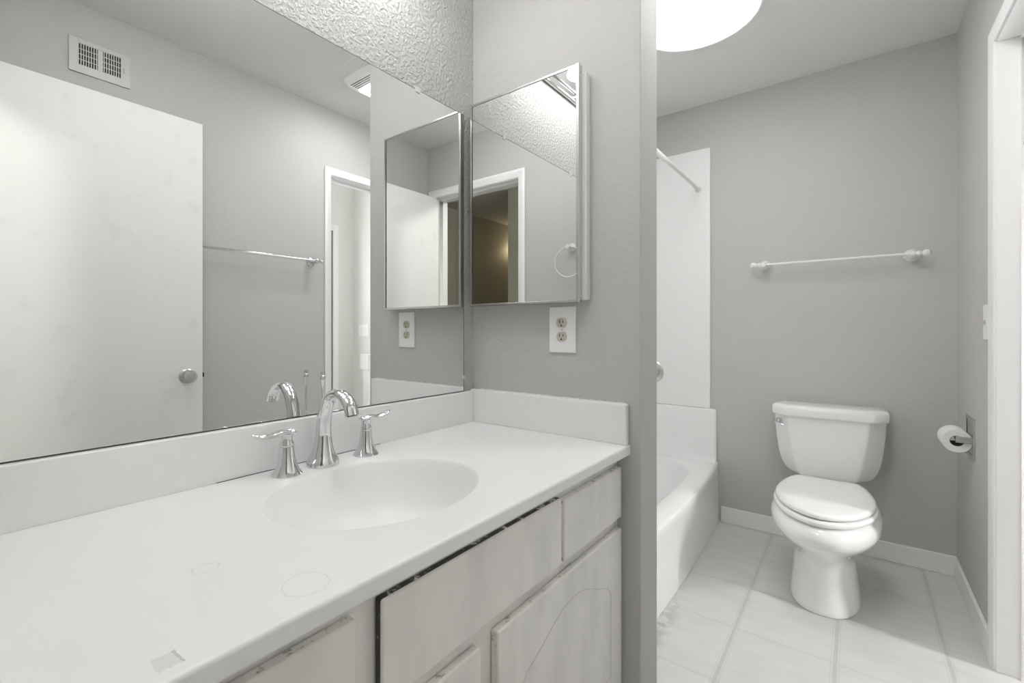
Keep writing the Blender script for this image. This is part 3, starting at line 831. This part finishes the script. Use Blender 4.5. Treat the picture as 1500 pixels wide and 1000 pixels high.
# ------------------------------------------------------------------ wall register above the door (seen in the mirror)
vn = thing('air_register', 'white air supply register high on the right wall above the open door', 'vent', (W, 0.512, 2.228))
bm = B()
Z0, Z1, V0, V1 = 2.158, 2.298, 0.410, 0.612
A0, A1, H0, H1 = 0.440, 0.580, 2.192, 2.278
xo = W - 0.006
box(bm, xo, W - 0.0004, V0, A0, Z0, Z1); box(bm, xo, W - 0.0004, A1, V1, Z0, Z1)
box(bm, xo, W - 0.0004, A0, A1, Z0, H0); box(bm, xo, W - 0.0004, A0, A1, H1, Z1)
obj('face_plate', bm, 'vent', vn, bevel=0.0015)
obj('louvre_shade_sheet', box(B(), W - 0.0015, W - 0.0005, A0, A1, H0, H1), 'dark', vn)  # thin dark sheet, painted shade of the hollow behind the louvres
bm = B(); ns = 17
for i in range(ns + 1):
    y = A0 + (A1 - A0) * i / ns
    wd = 0.0015 if i not in (8, 9) else 0.004
    box(bm, xo + 0.0005, W - 0.0016, y - wd, y + wd, H0, H1)
for k in range(1, 4):
    z = H0 + (H1 - H0) * k / 4
    box(bm, xo + 0.001, W - 0.0016, A0, A1, z - 0.0012, z + 0.0012)
obj('louvre_grid', bm, 'vent', vn)
obj('damper_lever', box(B(), xo - 0.006, xo, 0.588, 0.591, 2.215, 2.237), 'vent', vn)

# ------------------------------------------------------------------ light switch beside the doorway
sw = thing('light_switch', 'white toggle light switch plate between doorway casing and toilet paper holder', 'switch', (W, 2.335, 1.133))
obj('cover_plate', box(B(), W - 0.006, W, 2.282, 2.352, 1.073, 1.195), 'plate', sw, bevel=0.002)
obj('toggle', box(B(), W - 0.020, W - 0.006, 2.312, 2.322, 1.126, 1.142), 'ivory', sw, bevel=0.002)
s2 = thing('light_switch', 'white double rocker switch on the pale wall beyond the doorway', 'switch', (3.20, YB, 1.10))
obj('cover_plate', box(B(), 3.115, 3.29, YB - 0.006, YB, 1.035, 1.165), 'plate', s2, bevel=0.002)
for x in (3.17, 3.235):
    obj('rocker', box(B(), x - 0.022, x + 0.022, YB - 0.009, YB - 0.006, 1.06, 1.14), 'seat', s2, bevel=0.002)
pst = obj('post', box(B(), 3.03, 3.135, YB - 0.06, YB - 0.0005, 0.0005, 0.68), 'trim', None, bevel=0.003)
tag(pst, 'white square post against the pale wall beyond the doorway', 'post')
pc_ = obj('cap', box(B(), 3.03, 3.17, YB - 0.075, YB - 0.0005, 0.6805, 0.845), 'trim', pst, bevel=0.003)

# ------------------------------------------------------------------ toilet paper holder and roll
hp = thing('toilet_paper_holder', 'recessed chrome toilet paper holder in the right wall', 'paper holder', (W, 2.605, 0.68))
TPY0, TPY1, TPZ0, TPZ1 = 2.525, 2.690, 0.608, 0.762
bm = B(); fl_ = 0.014; xp = W - 0.004
box(bm, xp, W - 0.0003, TPY0, TPY0 + fl_, TPZ0, TPZ1); box(bm, xp, W - 0.0003, TPY1 - fl_, TPY1, TPZ0, TPZ1)
box(bm, xp, W - 0.0003, TPY0 + fl_, TPY1 - fl_, TPZ0, TPZ0 + fl_); box(bm, xp, W - 0.0003, TPY0 + fl_, TPY1 - fl_, TPZ1 - fl_, TPZ1)
obj('flange', bm, 'brushed', hp, bevel=0.0015)
obj('recess', box(B(), W - 0.0014, W - 0.0003, TPY0 + fl_, TPY1 - fl_, TPZ0 + fl_, TPZ1 - fl_), 'brushed', hp)
for y in (TPY0 + 0.010, TPY1 - 0.014):
    bm = B(); box(bm, W - 0.052, W - 0.0035, y, y + 0.005, 0.668, 0.692)
    obj('arm', bm, 'brushed', hp, bevel=0.002)
bm = B(); lathe(bm, (W - 0.042, TPY0 + 0.0152, 0.680), (0, 1, 0), [(0, 0.006), (0.006, 0.0085), (0.128, 0.0085), (0.1355, 0.006)], 20)
obj('roller', bm, 'brushed', hp)
rc = (W - 0.047, 0, 0.672)
ro = obj('toilet_paper_roll', lathe(B(), (rc[0], TPY0 + 0.022, rc[2]), (0, 1, 0), [(0.0, 0.0205), (0.0, 0.043), (0.0015, 0.0445), (0.1125, 0.0445), (0.114, 0.043), (0.114, 0.0205), (0.0, 0.0205)], 48, False, False), 'paper', origin=(rc[0], TPY0 + 0.08, rc[2]))
tag(ro, 'white toilet paper roll hanging on the chrome wall holder', 'toilet paper')
obj('core', lathe(B(), (rc[0], TPY0 + 0.0222, rc[2]), (0, 1, 0), [(0, 0.0190), (0, 0.0204), (0.1136, 0.0204), (0.1136, 0.0190), (0, 0.0190)], 32, False, False), 'card', ro)

# ------------------------------------------------------------------ toilet
XT = 0.972
to = thing('toilet', 'white two-piece toilet with closed lid against the back wall', 'toilet', (XT, 2.5, 0.0))
def ring(z, yc, a, bf, bb, n, N_=72, nb=None):
    r = []
    for i in range(N_):
        t = 2 * pi * i / N_
        c, s = cos(t), sin(t)
        e = n if s < 0 else (nb or n)
        x = XT + a * math.copysign(abs(c) ** (2 / e), c)
        y = yc + (bb if s > 0 else bf) * math.copysign(abs(s) ** (2 / e), s)
        r.append((x, y, z))
    return r
bowl = [(0.0008, 2.45, 0.121, 0.255, 0.27, 2.5), (0.010, 2.45, 0.123, 0.257, 0.27, 2.5), (0.045, 2.45, 0.119, 0.250, 0.265, 2.5), (0.10, 2.45, 0.112, 0.240, 0.26, 2.4), (0.16, 2.445, 0.107, 0.234, 0.255, 2.35), (0.195, 2.44, 0.1075, 0.240, 0.255, 2.3), (0.22, 2.435, 0.115, 0.256, 0.258, 2.25), (0.245, 2.425, 0.130, 0.280, 0.265, 2.2), (0.27, 2.415, 0.150, 0.311, 0.272, 2.15), (0.297, 2.405, 0.171, 0.345, 0.28, 2.1), (0.323, 2.40, 0.185, 0.369, 0.285, 2.1), (0.345, 2.40, 0.188, 0.376, 0.29, 2.1), (0.362, 2.40, 0.184, 0.371, 0.29, 2.1), (0.378, 2.40, 0.174, 0.359, 0.29, 2.1), (0.387, 2.40, 0.164, 0.346, 0.285, 2.1), (0.3895, 2.40, 0.15, 0.33, 0.275, 2.1)]
# smooth the outline by interpolation between the stations
bs = catmull([Vector((q[0] * 10, q[2] * 10, q[3] * 10)) for q in bowl], 4)
b2 = catmull([Vector((q[1], q[4], q[5])) for q in bowl], 4)
bm = B(); loft(bm, [ring(max(0.0008, p[0] / 10), q[0], p[1] / 10, p[2] / 10, q[1], q[2], nb=3.0) for p, q in zip(bs, b2)])
bowl_o = obj('bowl', bm, 'porcelain', to, ang=175)
def egg(z, k=1.0, dy=0.0, yback=2.595, front=2.042, half=0.172, hb=0.122):
    Lh = yback - front
    P = [(0.0, 0), (0.0, hb * 0.6), (0.003, hb * 0.93), (0.03, hb * 1.03), (0.12, 0.146), (0.27, 0.164), (0.42, half), (0.56, 0.170), (0.70, 0.154), (0.82, 0.126), (0.91, 0.091), (0.97, 0.051), (0.993, 0.022), (1.0, 0.0)]
    pts = catmull([Vector((wd, yback - s * Lh, 0)) for s, wd in P], 5)
    ym = yback - 0.45 * Lh
    half_ = [(p.x * k, ym + (p.y - ym) * k + dy, z) for p in pts]
    right = [(XT + x, y, zz) for x, y, zz in half_]
    left = [(XT - x, y, zz) for x, y, zz in reversed(half_[1:-1])]
    return right + left
bm = B(); loft(bm, [egg(0.3915, 0.97), egg(0.3925, 0.985), egg(0.398, 1.0), egg(0.406, 1.0), egg(0.4105, 0.985), egg(0.411, 0.96)])
obj('seat', bm, 'seat', to, ang=60)
bm = B(); loft(bm, [egg(0.4135, 0.93, front=2.052), egg(0.4145, 0.95, front=2.052), egg(0.419, 0.965, front=2.05), egg(0.427, 0.965, front=2.05), egg(0.432, 0.945, front=2.05), egg(0.4350, 0.88, front=2.05), egg(0.4365, 0.7, front=2.05), egg(0.437, 0.3, front=2.05)])
lid = obj('lid', bm, 'seat', to, ang=60)
for s in (-1, 1):
    bm = B(); lathe(bm, (XT + s * 0.072 - 0.02, 2.612, 0.412), (1, 0, 0), [(0, 0.010), (0.002, 0.0125), (0.038, 0.0125), (0.04, 0.010)], 20)
    obj('hinge_cap', bm, 'seat', to)
XK = 0.968
def tank_ring(z, hw, cw, yf, ys):
    """plan of the tank: flat back, softly chamfered front corners"""
    yb_ = 2.9085
    e = 0.010
    chx, chy = (hw - cw), (ys - yf); l = sqrt(chx * chx + chy * chy)
    ux, uy = chx / l, chy / l
    base = [(hw - 0.006, yb_), (hw, yb_ - 0.006), (hw + 0.001, (yb_ + ys) / 2), (hw, ys + e), (hw - ux * e * 0.25, ys + e * 0.2), (hw - ux * e, ys - uy * e),
            (cw + ux * e, yf + uy * e), (cw + ux * e * 0.3, yf + uy * e * 0.2), (cw - e, yf), (cw * 0.5, yf - 0.001), (0, yf - 0.0015)]
    right = [(XK + x, y, z) for x, y in base]
    left = [(XK - x, y, z) for x, y in reversed(base[:-1])]
    return right + left
st = [(0.3885, 0.128, 0.092, 2.742, 2.800), (0.391, 0.148, 0.102, 2.737, 2.796), (0.400, 0.165, 0.110, 2.734, 2.794), (0.42, 0.181, 0.118, 2.732, 2.792), (0.45, 0.194, 0.126, 2.730, 2.790), (0.49, 0.204, 0.134, 2.729, 2.788), (0.54, 0.211, 0.141, 2.728, 2.787), (0.60, 0.217, 0.149, 2.727, 2.786), (0.681, 0.222, 0.157, 2.726, 2.785)]
ta = catmull([Vector(q[:3]) for q in st], 4); tb_ = catmull([Vector((q[0], q[3], q[4])) for q in st], 4)
bm = B(); loft(bm, [tank_ring(p.x, p.y, p.z, q.y, q.z) for p, q in zip(ta, tb_)])
tank = obj('tank', bm, 'porcelain', to, ang=60)
def lid_ring(z, d):
    hw, cw, yf, ys, yb_ = 0.231 + d, 0.172 + d * 0.6, 2.713 - d, 2.775, 2.912 + min(0, d)
    base = [(hw, yb_), (hw, ys), (hw - 0.006, ys - 0.014), (cw + 0.006, yf + 0.004), (cw - 0.012, yf), (0, yf - 0.002)]
    right = [(XK + x, y, z) for x, y in base]; left = [(XK - x, y, z) for x, y in reversed(base[:-1])]
    return right + left
bm = B(); loft(bm, [lid_ring(0.6815, -0.006), lid_ring(0.6825, -0.001), lid_ring(0.687, 0.0), lid_ring(0.712, 0.001), lid_ring(0.722, -0.001), lid_ring(0.730, -0.008), lid_ring(0.734, -0.020), lid_ring(0.7355, -0.04)])
obj('tank_lid', bm, 'porcelain', to, ang=50)
# flush lever on the left front chamfer
bm = B(); lathe(bm, (XK - 0.199, 2.755, 0.648), Vector((-0.55, -0.83, 0)), [(-0.006, 0.012), (0.006, 0.012), (0.010, 0.009), (0.016, 0.006)], 20)
lv = obj('flush_lever', bm, 'chrome', to)
P = catmull([(XK - 0.207, 2.742, 0.648), (XK - 0.215, 2.733, 0.645), (XK - 0.195, 2.716, 0.640), (XK - 0.172, 2.708, 0.634)], 5)
bm = B(); tube(bm, P, [(0.006, 0.004)] * len(P), 12)
obj('lever_arm', bm, 'chrome', lv)

# ------------------------------------------------------------------ wall lamp, added window and added globes beyond the doorways
bm = B()
for q in ((1.87, 1.90, 1.17, 2.13), (2.12, 2.15, 1.17, 2.13), (1.9005, 2.1195, 1.17, 1.20), (1.9005, 2.1195, 2.10, 2.13)):
    box(bm, XA - 0.02, XA - 0.0005, *q)
struct('window_added', bm, 'trim', 'narrow glowing window added to send light through the right doorway')  # added window, out of view, lighting the toilet area through the doorway
wp = obj('added_light_pane', box(B(), XA - 0.006, XA - 0.0006, 1.901, 2.119, 1.201, 2.099), 'pane', bpy.data.objects['window_added'])
wg = thing('wall_lamp', 'warm lamp glowing on the dark hallway wall', 'wall lamp', (2.418, -2.42, 2.1))
obj('bracket', lathe(B(), (2.4195, -2.42, 2.06), (-1, 0, 0), [(0, 0.05), (0.02, 0.045), (0.1, 0.02)], 24), 'brushed', wg)
obj('glass_shade', lathe(B(), (2.31, -2.42, 2.04), (0, 0, 1), [(0, 0.04), (0.02, 0.06), (0.10, 0.075), (0.14, 0.06)], 24), 'warm_globe', wg)
hg = thing('added_globe_light', 'unseen globe light added to brighten the hallway behind the camera', 'ceiling light', (-0.1, -0.62, CE))  # added out of view to lift the near hallway walls
obj('base', lathe(B(), (-0.1, -0.62, CE), (0, 0, -1), [(-0.0004, 0.07), (0.02, 0.068), (0.025, 0.05)], 32), 'chrome', hg)
obj('globe', lathe(B(), (-0.1, -0.62, CE - 0.105), (0, 0, 1), [(-0.085, 0.002)] + [(-0.085 * cos(pi * i / 16), max(0.002, 0.085 * sin(pi * i / 16))) for i in range(1, 15)], 32), 'added_hall_globe', hg)
ng = thing('added_globe_light', 'unseen globe light added to brighten the hallway passage', 'ceiling light', (1.60, -2.75, CE))  # second added globe, hidden by the near wall, lights wall and ceiling
obj('stem', lathe(B(), (1.60, -2.75, CE), (0, 0, -1), [(-0.0004, 0.05), (0.02, 0.048), (0.025, 0.012), (0.32, 0.012)], 24), 'chrome', ng)
obj('globe', lathe(B(), (1.60, -2.75, CE - 0.40), (0, 0, 1), [(-0.085, 0.002)] + [(-0.085 * cos(pi * i / 16), max(0.002, 0.085 * sin(pi * i / 16))) for i in range(1, 15)], 32), 'warm_globe', ng)
